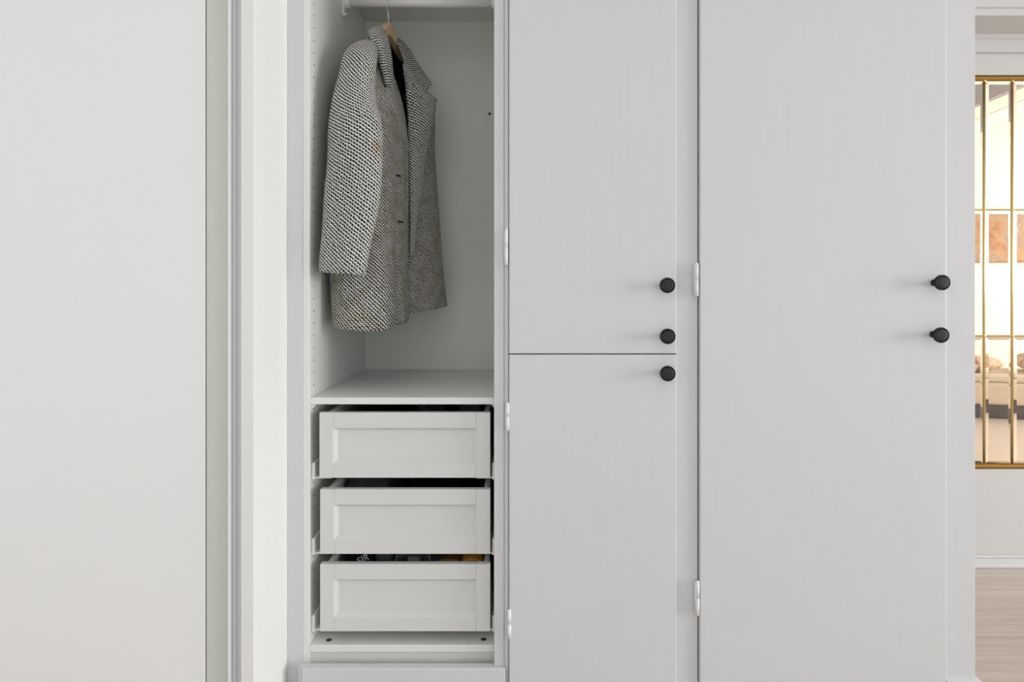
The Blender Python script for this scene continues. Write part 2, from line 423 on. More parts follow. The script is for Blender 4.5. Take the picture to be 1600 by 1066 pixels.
# the sunny room behind the glass
WARMW = paint('sunny_cream_wall', (0.86, 0.83, 0.74), 0.8, (20, 20, 20), 0.03, 0.01)
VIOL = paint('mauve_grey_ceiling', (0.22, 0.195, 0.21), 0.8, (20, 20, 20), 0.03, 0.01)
FY = 6.2
struct(box('floor_beyond', paint('pale_pink_screed', (0.80, 0.70, 0.64), 0.25, (8, 8, 8), 0.03, 0.03), None, 1.6, 6.6, YB + 0.10, FY, -0.06, 0.0)); bpy.data.objects['floor_beyond'].name = 'floor_2'
struct(box('wall_far', WARMW, None, 1.6, 6.6, FY, FY + 0.1, 0, 3.9))
struct(box('wall_far_right', WARMW, None, 6.6, 6.7, YB + 0.1, FY, 0, 3.9)); struct(box('wall_far_left', WARMW, None, 1.5, 1.6, YB + 0.1, FY, 0, 3.9))
# sloping ceiling and the rake moulding where it meets the far wall
sl = -(136 - 168) / (1600 - 1523)
def rake(px, dy): return PZ(168 - (px - 1523) * sl + dy, FY)
def sloped(name, mat, y0, y1, dlo, dhi):
    bm = bmesh.new(); vs = []
    for px in (1070, 1830):
        x = PX(px, FY)
        vs.append([bm.verts.new((x, yy, rake(px, d))) for yy, d in ((y0, dlo), (y0, dhi), (y1, dhi), (y1, dlo))])
    for k in range(4): bm.faces.new((vs[0][k], vs[0][(k + 1) % 4], vs[1][(k + 1) % 4], vs[1][k]))
    bm.faces.new(vs[0]); bm.faces.new(vs[1][::-1])
    return struct(obj(name, bm, mat))
bm = bmesh.new()
xa, xb = PX(1100, FY), PX(1830, FY); za, zb_ = rake(1100, 0), rake(1830, 0)
lo = [bm.verts.new(p) for p in ((xa, FY, za), (xb, FY, zb_), (xb, 3.9, 3.75), (xa, 3.9, 3.55), (xb, YB + 0.1, 3.75), (xa, YB + 0.1, 3.55))]
hi = [bm.verts.new(v.co + Vector((0, 0, 0.1))) for v in lo]
for a in ((0, 1, 2, 3), (3, 2, 4, 5)): bm.faces.new([lo[k] for k in a]); bm.faces.new([hi[k] for k in a][::-1])
for a, b_ in ((0, 1), (1, 2), (2, 4), (4, 5), (5, 3), (3, 0)): bm.faces.new((lo[a], lo[b_], hi[b_], hi[a]))
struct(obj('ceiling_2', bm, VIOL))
sloped('trim_5', WARMW, FY - 0.05, FY, 19, 0.3)
sloped('trim_6', WARMW, FY - 0.03, FY, 28, 20)
# painting
pm, nt, b = new_mat('abstract_painting'); b.inputs['Roughness'].default_value = 0.8
tc = N(nt, 'ShaderNodeTexCoord'); nz = N(nt, 'ShaderNodeTexNoise', inp={'Scale': 4.2, 'Detail': 6.0, 'Roughness': 0.6})
nt.links.new(tc.outputs['Object'], nz.inputs[0])
rp = N(nt, 'ShaderNodeValToRGB'); cr = rp.color_ramp
for e in cr.elements: e.color = (0, 0, 0, 1)
cr.elements[0].position = 0.28; cr.elements[0].color = (0.15, 0.09, 0.065, 1)
cr.elements[1].position = 0.72; cr.elements[1].color = (0.62, 0.47, 0.30, 1)
for p, c in ((0.40, (0.34, 0.15, 0.05)), (0.50, (0.42, 0.25, 0.12)), (0.58, (0.30, 0.20, 0.15))):
    e = cr.elements.new(p); e.color = (*c, 1)
nt.links.new(nz.outputs[0], rp.inputs[0]); nt.links.new(rp.outputs[0], b.inputs['Base Color'])
pt = empty('painting', (PX(1575, FY), FY - 0.02, PZ(371, FY)), 'abstract painting in orange, tan and grey on the far wall, seen through the glass panel', 'painting')
x0, x1, z0, z1 = PX(1490, FY - .03), PX(1680, FY - .03), PZ(409, FY - .03), PZ(334, FY - .03)
box('canvas', pm, pt, x0, x1, FY - 0.03, FY - 0.001, z0, z1, bev=0.003)
bm = bmesh.new()
for a in ((x0 - .012, x0 - .001, z0 - .012, z1 + .012), (x1 + .001, x1 + .012, z0 - .012, z1 + .012), (x0 - .001, x1 + .001, z0 - .012, z0 - .001), (x0 - .001, x1 + .001, z1 + .001, z1 + .012)):
    bx(bm, a[0], a[1], FY - 0.036, FY - 0.001, a[2], a[3])
obj('picture_frame', bm, paint('thin_tan_frame', (0.30, 0.19, 0.11), 0.6), pt)
# low upholstered bench with a dark plinth, standing at an angle
CREAM = fabric('cream_upholstery', (0.74, 0.62, 0.50), (0.80, 0.69, 0.57), 80, 0.9, 0.15)
BROWN = wood('dark_brown_wood', (0.035, 0.018, 0.013), (0.065, 0.036, 0.026), (5, 40, 40))
be = empty('bench', (4.35, 5.45, 0), 'cream upholstered bench on a dark brown base, seen through the glass panel', 'bench')
be.rotation_euler = (0, 0, math.radians(-14))
def lbox(name, mat, par, *a, **k):
    bm = bmesh.new(); bx(bm, *a, **k)
    me = bpy.data.meshes.new(name); bmesh.ops.recalc_face_normals(bm, faces=bm.faces[:]); bm.to_mesh(me); bm.free(); me.materials.append(mat)
    o = bpy.data.objects.new(name, me); COL.objects.link(o); o.parent = par; return o
lbox('base', BROWN, be, -0.95, 0.95, -0.31, 0.31, 0, 0.115, bev=0.005)
lbox('seat_body', CREAM, be, -1.0, 1.0, -0.34, 0.34, 0.1155, 0.30, bev=0.03, seg=3)
lbox('seat_pad', CREAM, be, -0.99, 0.99, -0.33, 0.33, 0.301, 0.365, bev=0.03, seg=3)
# patterned cushions lying on the bench
CUSH = bpy.data.materials.new('peach_patterned_cloth'); CUSH.use_nodes = True; nt = CUSH.node_tree; b = nt.nodes['Principled BSDF']; b.inputs['Roughness'].default_value = 0.9
tc = N(nt, 'ShaderNodeTexCoord'); nz = N(nt, 'ShaderNodeTexNoise', inp={'Scale': 11.0, 'Detail': 5.0, 'Roughness': 0.65}); nt.links.new(tc.outputs['Object'], nz.inputs[0])
rp = N(nt, 'ShaderNodeValToRGB'); cr = rp.color_ramp
cr.elements[0].position = 0.36; cr.elements[0].color = (0.20, 0.08, 0.04, 1); cr.elements[1].position = 0.62; cr.elements[1].color = (0.78, 0.62, 0.46, 1)
e = cr.elements.new(0.46); e.color = (0.60, 0.36, 0.20, 1)
nt.links.new(nz.outputs[0], rp.inputs[0]); nt.links.new(rp.outputs[0], b.inputs['Base Color'])
def cushion(name, loc, rz, w, d, h, label):
    bm = bmesh.new(); bmesh.ops.create_grid(bm, x_segments=12, y_segments=12, size=1)
    top = bm.verts[:]
    for v in bm.verts:
        x, yv = v.co.x, v.co.y
        edge = (1 - x ** 4) * (1 - yv ** 4)
        v.co = Vector((x * w / 2 * (1 - .06 * (1 - abs(yv)) * abs(x)), yv * d / 2, h / 2 * edge ** 0.5))
    r = bmesh.ops.duplicate(bm, geom=bm.faces[:])
    for v in [g for g in r['geom'] if isinstance(g, bmesh.types.BMVert)]: v.co.z *= -1
    bmesh.ops.remove_doubles(bm, verts=bm.verts[:], dist=0.0005)
    o = obj(name, bm, CUSH, None, True); o.location = loc; o.rotation_euler = (0, 0, rz)
    return tag(o, label, 'cushion', 'patterned cushions on the bench')
cushion('cushion', (3.90, 5.50, 0.437), 0.2, 0.46, 0.46, 0.14, 'peach patterned cushion at the left end of the bench behind the glass')
cushion('cushion', (4.56, 5.36, 0.447), -0.5, 0.46, 0.46, 0.16, 'peach and brown patterned cushion further right on the bench behind the glass')

# ================================================================== OPEN WARDROBE
XL, XRT, YBK = PX(484, YP), -0.052, 2.19
ZT = 1.9955; ZB = PZ(1008, YP); ZSH = PZ(621.5, YP)
wd = empty('open_wardrobe', ((XL + XRT) / 2, YP, 0), 'open doorless white wardrobe bay with one shelf and three panelled drawers', 'wardrobe')
box('side_panel', MELA, wd, XL - 0.0180, XL, YP, YBK, 0.0, ZT + 0.018, bev=0.0008)
box('side_panel', MELA, wd, XRT, XRT + 0.018, YP, YBK, 0.0, ZT + 0.018, bev=0.0008)
box('top_panel', MELA, wd, XL + .0002, XRT - .0002, YP, YBK, ZT, ZT + 0.018)
box('back_panel', BACKP, wd, XL - 0.017, XRT + 0.017, YBK + .0002, YBK + 0.006, 0.0, ZT + 0.018)
box('shelf', MELA, wd, XL + .0003, XRT - .0003, YP + 0.001, YBK - .0003, ZSH - 0.0175, ZSH, bev=0.0012)
box('bottom_panel', MELA, wd, XL + .0003, XRT - .0003, YP, YBK - .0003, ZB - 0.0185, ZB, bev=0.0008)
box('toe_board', PLIN, wd, XL + .0003, XRT - .0003, YP + 0.004, YP + 0.02, 0.0, ZB - 0.0190)
for x in (XL + .0002, XRT - .0122):                       # small shelf brackets
    bm = bmesh.new(); vs = []
    s = 1 if x < -0.3 else -1; xa = XL if s > 0 else XRT
    for yy in (1.615, 1.64):
        vs.append([bm.verts.new(p) for p in ((xa + s * .0003, yy, ZSH - .018), (xa + s * 0.014, yy, ZSH - .018), (xa + s * .0003, yy, ZSH - .032))])
    bm.faces.new(vs[0]); bm.faces.new(vs[1]);
    for k in range(3): bm.faces.new((vs[0][k], vs[0][(k + 1) % 3], vs[1][(k + 1) % 3], vs[1][k]))
    obj('shelf_bracket', bm, HINGE, wd)
# rows of peg holes in the left side panel
bm = bmesh.new(); z = PZ(5, 1.63)
while z < ZT - 0.03: z += 0.032
rows = []
while z > 0.17:
    if abs(z - ZSH) > 0.02: rows.append(z)
    z -= 0.032
for yy in (1.632, 1.945, 2.172):
    for z in rows: cyl(bm, (XL - .001, yy, z), (XL + 0.0005, yy, z), 0.0024 if yy < 1.7 else 0.002, n=8)
obj('peg_hole', bm, HOLE, wd)['kind'] = 'stuff'
bm = bmesh.new(); p = P(765, 178, YBK); cyl(bm, p, p + Vector((0, -0.003, 0)), 0.0045, n=12); obj('screw', bm, DARKM, wd)
for px, py in ((514, 1000.5), (755.5, 999.5)):
    yy = (CAMZ - ZB) * F / (py - VY); x = PX(px, yy)
    bm = bmesh.new(); lathe(bm, [(0.0072, 0.0), (0.0072, .0008), (0.0052, .0012), (0.0045, .0006)], 20, Matrix.Translation((x, yy, ZB + .0001)))
    obj('cam_fitting', bm, HOLE, wd)
for px, py in ((533, 1007), (732, 1006.5)):
    yy = (CAMZ - ZB) * F / (py - VY); bm = bmesh.new(); cyl(bm, (PX(px, yy), yy, ZB - .001), (PX(px, yy), yy, ZB + .0005), 0.0014, n=8); obj('pilot_hole', bm, HOLE, wd)
# clothes rail
RY = 1.908; RZ = PZ(3.6, RY); RR = 0.0150
bm = bmesh.new(); cyl(bm, (XL + .002, RY, RZ), (XRT - .002, RY, RZ), RR, n=28); obj('clothes_rail', bm, RAIL, wd, True)
for s, xa in ((1, XL), (-1, XRT)):
    bm = bmesh.new()
    cyl(bm, (xa + s * .0003, RY, RZ), (xa + s * 0.022, RY, RZ), 0.0195, n=24); bx(bm, min(xa + s * .0003, xa + s * .006), max(xa + s * .0003, xa + s * .006), RY - .013, RY + .013, RZ - .045, RZ + .03, bev=.002)
    cyl(bm, (xa + s * .002, RY, RZ - .037), (xa + s * .012, RY, RZ - .037), 0.0042, n=10)
    obj('rail_bracket', bm, HINGE, wd)

# drawers
def drawer(pt_, pb_, idx):
    Y0 = YP + 0.0005; zt, zb = PZ(pt_, Y0), PZ(pb_, Y0)
    x0, x1 = PX(500 if idx else 499, Y0), PX(766, Y0)
    bi0, bi1 = x0 + 0.013, x1 - 0.005
    bm = bmesh.new(); yb = 2.10
    bx(bm, bi0, bi0 + .012, Y0 + .020, yb, zb + .012, zt - .003, bev=.001); bx(bm, bi1 - .012, bi1, Y0 + .020, yb, zb + .012, zt - .003, bev=.001)
    bx(bm, bi0 + .012, bi1 - .012, yb - .012, yb, zb + .012, zt - .003); bx(bm, bi0 + .012, bi1 - .012, Y0 + .020, yb - .012, zb + .014, zb + .024)
    d = obj('drawer', bm, MELA, wd)
    sw, th, bv, dep = 0.0355, 0.0185, 0.0092, 0.0125
    rt, rb = 0.0395, 0.036
    box('front_stile', FOIL, d, x0, x0 + sw, Y0, Y0 + th, zb, zt, bev=.0009); box('front_stile', FOIL, d, x1 - sw, x1, Y0, Y0 + th, zb, zt, bev=.0009)
    box('front_rail', FOIL, d, x0 + sw + .0003, x1 - sw - .0003, Y0 + .0003, Y0 + th, zt - rt, zt, bev=.0009)
    box('front_rail', FOIL, d, x0 + sw + .0003, x1 - sw - .0003, Y0 + .0003, Y0 + th, zb, zb + rb, bev=.0009)
    bm = bmesh.new(); a0, a1, c0, c1 = x0 + sw, x1 - sw, zb + rb, zt - rt
    o_ = [bm.verts.new(p) for p in ((a0, Y0 + .0008, c0), (a1, Y0 + .0008, c0), (a1, Y0 + .0008, c1), (a0, Y0 + .0008, c1))]
    i_ = [bm.verts.new(p) for p in ((a0 + bv, Y0 + dep, c0 + bv), (a1 - bv, Y0 + dep, c0 + bv), (a1 - bv, Y0 + dep, c1 - bv * .8), (a0 + bv, Y0 + dep, c1 - bv * .8))]
    bk = [bm.verts.new(Vector((v.co.x, Y0 + th - .001, v.co.z))) for v in o_]
    bm.faces.new(i_); bm.faces.new(bk[::-1])
    for k in range(4):
        bm.faces.new((o_[k], o_[(k + 1) % 4], i_[(k + 1) % 4], i_[k])); bm.faces.new((o_[k], o_[(k + 1) % 4], bk[(k + 1) % 4], bk[k]))
    obj('front_panel', bm, FOIL, d)
    # runners: a profile screwed to the carcass side and the clip under the front
    for s, xa in ((1, XL), (-1, XRT)):
        bm = bmesh.new()
        lo, hi = sorted((xa + s * .0004, xa + s * .009)); bx(bm, lo, hi, YP + .012, 2.08, zb - .008, zb + .035, bev=.0015)
        lo, hi = sorted((xa + s * .009, xa + s * .05)); bx(bm, lo, hi, YP + .016, 2.06, zb - .006, zb - .002, bev=.0008)
        obj('drawer_runner', bm, HINGE, d)
    return zt, zb, bi0 + .012, bi1 - .012
DR = [drawer(645, 747, 0), drawer(765, 866, 1), drawer(882, 987, 2)]

# ---- clothes in the drawers (the two crumpled shirts are a pair of alike things)
def heap(name, cx, cy, z0, w, d, h, mat, label, seed, crumple=1.0):
    """a heap of crumpled cloth: a folded domed sheet with creases"""
    r = random.Random(seed); ph = [(r.uniform(20, 60), r.uniform(-60, 60), r.uniform(0, 6)) for _ in range(6)]
    n = 40; pts = []
    for i in range(n + 1):
        row = []
        for j in range(n + 1):
            u, v = i / n * 2 - 1, j / n * 2 - 1
            x, yv = u * w / 2, v * d / 2
            e = max(0, 1 - max(abs(u) ** 4, abs(v) ** 4)) ** 0.5
            wv = sum(abs(math.sin(a * x + b * yv + c)) ** 1.5 for a, b, c in ph) / 6
            row.append(Vector((cx + x * (1 - .05 * math.sin(v * 7 + seed)), cy + yv * (1 - .05 * math.sin(u * 6)), z0 + .002 + h * e * (1 - .45 * crumple * (1 - wv)))))
        pts.append(row)
    pts2 = [[Vector((p.x, p.y, z0 + .0005)) for p in r_] for r_ in (pts[0],)]
    o = grid_obj(name, pts, mat, None, 0.0)
    m = o.modifiers.new('thickness', 'SOLIDIFY'); m.thickness = .002
    return tag(o, label, 'clothing')
def roll(name, cx, y0, y1, z0, R, mat, label, turns=3.5, rz=0.0, squash=0.9):
    """a garment rolled into a spiral, its end turned to the front"""
    n = int(turns * 22); pts = []
    prof = []
    for k in range(n + 1):
        a = 2 * math.pi * turns * k / n; rr = R * (0.16 + 0.84 * k / n)
        prof.append((rr * math.cos(a + 2.2), rr * math.sin(a + 2.2) * squash))
    lo = min(p[1] for p in prof)
    ys = [y0, y0 + .004] + [y0 + (y1 - y0) * t for t in (.25, .5, .75, 1)]
    cyy = (y0 + y1) / 2
    for q, yy in enumerate(ys):
        k = 0.985 if q == 0 else 1
        row = []
        for x, z in prof:
            dx, dy = x * k, yy - cyy
            row.append(Vector((cx + dx * math.cos(rz) - dy * math.sin(rz), cyy + dx * math.sin(rz) + dy * math.cos(rz), z0 + z - lo + .0035)))
        pts.append(row)
    return tag(grid_obj(name, pts, mat, None, R / turns * 0.62, 0), label, 'clothing')
def folded(name, x0, x1, y0, y1, z0, h, mat, label, layers=3):
    """a stack of soft folded layers"""
    bm = bmesh.new(); t = h / layers
    for k in range(layers): bx(bm, x0 + .004 * (k % 2), x1 - .003 * (k % 2), y0 + .003 * (k % 2), y1, z0 + .0006 + k * t, z0 + (k + 1) * t - .0006, bev=t * .42, seg=3)
    return tag(obj(name, bm, mat, None, True), label, 'clothing')
zt, zb, a0, a1 = DR[0]; zf = zb + .0245
heap('crumpled_blouse', -0.382, 1.84, zf, .165, .36, zt - zf + .004, BLACKF, 'black crumpled top at the left in the top drawer', 3)
heap('crumpled_shirt', -0.238, 1.86, zf, .10, .32, zt - zf + .022, CHAR, 'charcoal crumpled shirt in the middle of the top drawer', 5)
heap('crumpled_shirt', -0.131, 1.84, zf, .088, .32, zt - zf + .020, CHAR, 'charcoal shirt crumpled in deep folds at the right of the top drawer', 11)
for o in COL.objects:
    if o.name.startswith('crumpled_shirt'): o['group'] = 'crumpled shirts in the top drawer'
zt, zb, a0, a1 = DR[1]; zf = zb + .0245
heap('dark_jumper', -0.405, 1.84, zf, .145, .34, zt - zf + .014, CHAR, 'dark grey jumper at the left in the middle drawer', 21, .4)
heap('black_trousers', -0.20, 1.84, zf, .23, .34, zt - zf - .006, BLACKF, 'black trousers filling the right of the middle drawer', 23, .6)
zt, zb, a0, a1 = DR[2]; zf = zb + .0245
tee = folded('folded_tee_shirt', PX(545, 1.66), PX(582, 1.66), 1.66, 1.92, zf, zt - zf - .004, BLACKF, 'folded black tee shirt with white lettering in the bottom drawer', 5)
# white lettering printed on the shirt (a curved strip of raised strokes)
def text(parent, body, loc, rot, size, mat):
    cu = bpy.data.curves.new('t', 'FONT'); cu.body = body; cu.size = size; cu.extrude = 0.0006; cu.align_x = 'CENTER'; cu.shear = 0.15
    to = bpy.data.objects.new('t', cu); COL.objects.link(to)
    dg = bpy.context.evaluated_depsgraph_get(); me = bpy.data.meshes.new_from_object(to.evaluated_get(dg))
    bpy.data.objects.remove(to)
    me.transform(Matrix.Translation(loc) @ rot)
    return mobj('lettering', me, mat, parent)
folded('folded_cloth', PX(584.5, 1.67), PX(611, 1.67), 1.67, 1.90, zf, zt - zf + .001, CHAR, 'dark grey folded cloth between the black tee shirt and the grey roll', 5)
# a loosely rolled grey jumper standing on end, tipped to the front, with its sleeve tucked inside
g = []; ax = Vector((0, -math.sin(.62), math.cos(.62))); ux = Vector((1, 0, 0)); vx = ax.cross(ux); base = Vector((PX(646, 1.75), 1.765, .268))
for h_, rr in ((-.05, .040), (-.02, .046), (.02, .049), (.048, .050), (.055, .0495), (.056, .047), (.05, .044), (.02, .042), (-.03, .036)):
    g.append([base + ax * (h_ + .003 * math.sin(5 * a)) + ux * rr * 1.0 * math.cos(a) + vx * rr * .8 * math.sin(a) for a in [2 * math.pi * q / 40 for q in range(41)]])
tag(grid_obj('rolled_jumper', g, GREYF, None), 'grey rolled jumper with an open end in the middle of the bottom drawer', 'clothing')
bm = bmesh.new()
for q in range(3): bx(bm, PX(636, 1.72), PX(656, 1.72), 1.712 + q * .014, 1.725 + q * .014, .285, .325 - q * .004, bev=.005, seg=3)
gc = tag(obj('folded_cloth', bm, GREYF, None, True), 'small grey folded cloth tucked into the open end of the grey roll', 'clothing')
bm = bmesh.new(); zl = zf + .0006
for q in range(4):
    bx(bm, PX(683, 1.645) - .002 * (q % 2), PX(757, 1.645), 1.645 + .002 * (q % 2), 1.90, zl + q * .0215, zl + q * .0215 + .0208, bev=.008, seg=3)
for q in range(2):
    bx(bm, PX(683, 1.645), PX(716, 1.645), 1.646, 1.682, zl + .086 + q * .0215, zl + .086 + q * .0215 + .0208, bev=.008, seg=3)
tag(obj('folded_scarf', bm, OCHRE, None, True), 'ochre folded scarf beside and under the mustard roll in the bottom drawer', 'clothing')
roll('rolled_cardigan', PX(738.5, 1.66), 1.65, 1.90, zl + .0870, .030, MUST, 'mustard yellow rolled cardigan at the right end of the bottom drawer', 3.2)

# base board in front of the open bay, and the filler at the left
bm = bmesh.new(); zk = PZ(1045, YF - .012)
bx(bm, PX(473, YF - .005), PX(789.5, YF - .005), YF - .012, YF - .0003, 0.0, zk, bev=0.0025, seg=2); bx(bm, XL - .017, PX(771.5, YF), YF - .004, YF + .012, 0.0, zk - .0012)
obj('kick_board', bm, WHITE, wd)
struct(box('trim_7', WHITE, None, XW + .0004, XL - 0.0184, 1.597, 1.63, 0.0, 2.28, bev=0.0006))

# ================================================================== CUPBOARDS WITH DOORS
DY = 1.558      # door face
def hinge(px, p0, p1, parent, yb=DY):
    x = PX(px, yb - .004); z0, z1 = PZ(p1, yb - .004), PZ(p0, yb - .004); r = 0.0042; g = .0006
    bm = bmesh.new(); h = (z1 - z0)
    cyl(bm, (x, yb - .003, z0), (x, yb - .003, z0 + h / 2 - g), r, n=14); cyl(bm, (x, yb - .003, z0 + h / 2 + g), (x, yb - .003, z1 - .003), r, n=14)
    bmesh.ops.create_uvsphere(bm, u_segments=12, v_segments=8, radius=r * .98, matrix=Matrix.Translation((x, yb - .003, z1 - .0035)))
    cyl(bm, (x, yb - .003, z0 + .002), (x, yb - .003, z1 - .004), r * .7, n=10)
    bx(bm, x - r * 1.25, x - r * .2, yb - .003, yb + .0118, z0, z1 - .004)
    obj('hinge', bm, HINGE, parent, True)
def knob(px, py, parent):
    yh = DY - 0.034; x, z = PX(px, yh), PZ(py, yh)
    M = Matrix.Translation((x, DY, z)) @ Matrix.Rotation(math.pi / 2, 4, 'X')       # local +Z points to the camera side
    bm = bmesh.new()
    lathe(bm, [(0.0085, 0.0), (0.0085, .002), (.0058, .004), (.0055, .018), (.0075, .0215), (.0165, .0235), (.0188, .0262), (.0190, .031), (.0180, .0335), (.0158, .0335), (.0152, .0325)], 36, M)
    k = obj('knob', bm, DARKM, parent, True)
    bm = bmesh.new(); lathe(bm, [(.0150, .0312), (.0150, .0330), (.0115, .0336), (.004, .0338)], 36, M)
    obj('knob_face', bm, DARKC, parent, True).name = 'knob_cap'
def door(x0, x1, z0, z1, parent, name='door'):
    return box(name, WHITE, parent, x0, x1, DY, DY + 0.02, z0, z1, bev=0.0028, seg=3)
ZTOP = 2.30
n_ = empty('narrow_cupboard', (0.19, YF, 0), 'narrow white built-in cupboard with a split door and three black knobs', 'cupboard')
xs0, xd0, xd1, xs1 = PX(772, YF), PX(795.4, DY), PX(1057.3, DY), PX(1093.2, DY)
box('stile', WHITE, n_, xs0, PX(787.6, YF), YF, 1.598, 0.0, ZTOP, bev=.0010)
box('hinge_strip', WHITE, n_, PX(788.1, YF), xd0 - .0014, YF + .0006, 1.598, 0.0, ZTOP, bev=.0008)
box('stile', WHITE, n_, xd1 + .0010, xs1 - .0012, YF, 1.598, 0.0, ZTOP, bev=.0012)
bm = bmesh.new(); bx(bm, xs0 + .0225, xs1 - .012, 1.60, YBK, 0, ZTOP); obj('carcass', bm, MELA, n_)
zs = PZ(553.5, DY)
u = door(xd0, xd1, zs + .0012, 2.27, n_); l = door(xd0, xd1, .02, zs - .0012, n_)
knob(1043.5, 446, u); knob(1044, 526, u); knob(1044, 584.3, l)
hinge(791, 357, 414, u); hinge(793.4, 629, 673, l); hinge(796.0, 953, 998, l)
t_ = empty('tall_cupboard', (0.8, YF, 0), 'tall wide white built-in cupboard with one door and two black knobs at its right edge', 'cupboard')
xw0, xw1, xe = PX(1094, DY), PX(1479.3, DY), PX(1522.3, YF)
w = door(xw0, xw1, .02, 2.27, t_)
knob(1474, 441.6, w); knob(1472.4, 524, w)
hinge(1089, 411, 463, w); hinge(1090.5, 908, 962, w)
box('stile', WHITE, t_, xw1 + .0006, xe, YF - 0.004, 1.598, 0.0, ZTOP, bev=.0015)
box('carcass', MELA, t_, xs1 - .011, xe - .02, 1.60, YBK, 0.0, ZTOP)
box('end_panel', WHITE, t_, xe - .019, xe, 1.5985, YBK, 0.0, ZTOP)
# moulded plinth that wraps the right end
bm = bmesh.new(); zt_ = PZ(1058, 1.57)
prof = [(0.0, zt_), (-0.010, zt_ - .004), (-0.013, zt_ - .012), (-0.013, 0.0), (0.0, 0.0)]
A, B, C = (xw1 + .0006, 1.566), (xe, 1.566), (xe, YBK)
rings = []
for (x, yv, sx, sy) in ((A[0], A[1], 0, 1), (B[0], B[1], -1, 1), (C[0], C[1], -1, 0)):
    rings.append([bm.verts.new((x + d * sx, yv + d * sy, z)) for d, z in prof])
for a, b_ in zip(rings, rings[1:]):
    for k in range(5): bm.faces.new((a[k], a[(k + 1) % 5], b_[(k + 1) % 5], b_[k]))
bm.faces.new(rings[0]); bm.faces.new(rings[-1][::-1])
obj('plinth', bm, WHITE, t_)

# ================================================================== HANGER
ANG = math.radians(20); HX, HY = PX(607, RY), RY
SX, SYv = math.sin(ANG), math.cos(ANG); TX, TY = math.cos(ANG), -math.sin(ANG)
def L(s, t, z): return Vector((HX + SX * s + TX * t, HY + SYv * s + TY * t, z))
HA = math.radians(6)
def H(s, t, z): return Vector((HX + math.sin(HA) * s + math.cos(HA) * t, HY + math.cos(HA) * s - math.sin(HA) * t, z))
hz = PZ(37, RY)                                                    # top of the wooden hanger
hg = empty('coat_hanger', (HX, HY, RZ), 'beech wood hanger with a steel hook holding the coat on the white rail', 'hanger')
def arm_pts(s):
    a = abs(s); k = 1.0 if s < 0 else 0.37
    return H(s, 0.45 * a * a, hz - 0.0195 - k * (math.sqrt(a * a + .0009) - .03)), 0.0195 - 0.055 * a
bm = bmesh.new(); rings = []
for i in range(-14, 15):
    s = i / 14 * (0.13 if i < 0 else 0.165); c, hh = arm_pts(s); wv = 0.0105
    bev_ = 0.003
    sec = [(-wv, -hh + bev_), (-wv + bev_, -hh), (wv - bev_, -hh), (wv, -hh + bev_), (wv, hh - bev_), (wv - bev_, hh), (-wv + bev_, hh), (-wv, hh - bev_)]
    rings.append([bm.verts.new(c + Vector((math.cos(HA) * a, -math.sin(HA) * a, b))) for a, b in sec])
for a, b in zip(rings, rings[1:]):
    for k in range(8): bm.faces.new((a[k], a[(k + 1) % 8], b[(k + 1) % 8], b[k]))
bm.faces.new(rings[0]); bm.faces.new(rings[-1][::-1])
obj('hanger_arms', bm, BEECH, hg)
bm = bmesh.new(); tube(bm, [H(-.13, 0, 1.700), H(.0, 0, 1.708), H(.13, 0, 1.722)], .0055, 12); obj('trouser_bar', bm, BEECH, hg, True)
hr = RR + 0.0026
arc = [H(hr * math.cos(a), 0, RZ + hr * math.sin(a)) for a in [math.radians(q) for q in range(-20, 201, 15)]]
hk = [H(-hr * .98, 0, RZ - .012), H(-hr * .6, 0, RZ - .024), H(-.003, 0, RZ - .034), H(0, 0, RZ - .046), H(0, 0, hz - .012)]
bm = bmesh.new(); tube(bm, arc[:-1] + crom(hk, 5), .0019, 10); obj('hook', bm, CHROME, hg, True)

# ================================================================== COAT
coat = empty('tweed_coat', L(0, 0, 1.70), 'black and white tweed overcoat hanging open on a wooden hanger in the wardrobe', 'coat')
TAB = [
 # near edge ......................... side ............ back ................................ far side ........... far edge
 [(-.075, .012, 1.79), (-.12, .006, 1.778), (-.175, .003, 1.736), (-.208, .002, 1.700), (-.15, -.004, 1.748), (0, -.05, 1.838), (.15, -.02, 1.825), (.205, .005, 1.765), (.13, .015, 1.775), (.07, .02, 1.79)],
 [(-.047, .069, 1.63), (-.120, .086, 1.63), (-.19, .075, 1.63), (-.232, .01, 1.63), (-.17, -.06, 1.63), (0, -.085, 1.64), (.17, -.06, 1.63), (.215, .01, 1.63), (.125, .07, 1.63), (.045, .058, 1.63)],
 [(-.022, .081, 1.48), (-.112, .101, 1.48), (-.205, .085, 1.48), (-.242, .01, 1.48), (-.18, -.06, 1.48), (0, -.09, 1.48), (.175, -.06, 1.48), (.215, .03, 1.48), (.12, .082, 1.48), (.012, .056, 1.48)],
 [(-.022, .081, 1.25), (-.112, .101, 1.25), (-.21, .090, 1.25), (-.248, .005, 1.25), (-.19, -.055, 1.25), (0, -.085, 1.25), (.18, -.04, 1.25), (.215, .05, 1.25), (.12, .095, 1.25), (.010, .056, 1.25)],
 [(-.022, .081, 1.10), (-.112, .101, 1.10), (-.21, .097, 1.10), (-.250, .008, 1.10), (-.195, -.055, 1.10), (0, -.085, 1.10), (.18, -.03, 1.10), (.217, .060, 1.10), (.125, .102, 1.10), (.010, .058, 1.10)],
 [(-.020, .082, .970), (-.112, .106, .957), (-.205, .105, .947), (-.248, .02, .950), (-.20, -.045, .955), (0, -.085, .97), (.18, -.02, .995), (.220, .070, 1.008), (.13, .110, 1.0), (.010, .060, .985)],
]
def to_world(T): return [[L(*p) for p in r] for r in T]
body = fine(to_world(TAB), 9, 7)
R_, C_ = len(body), len(body[0])
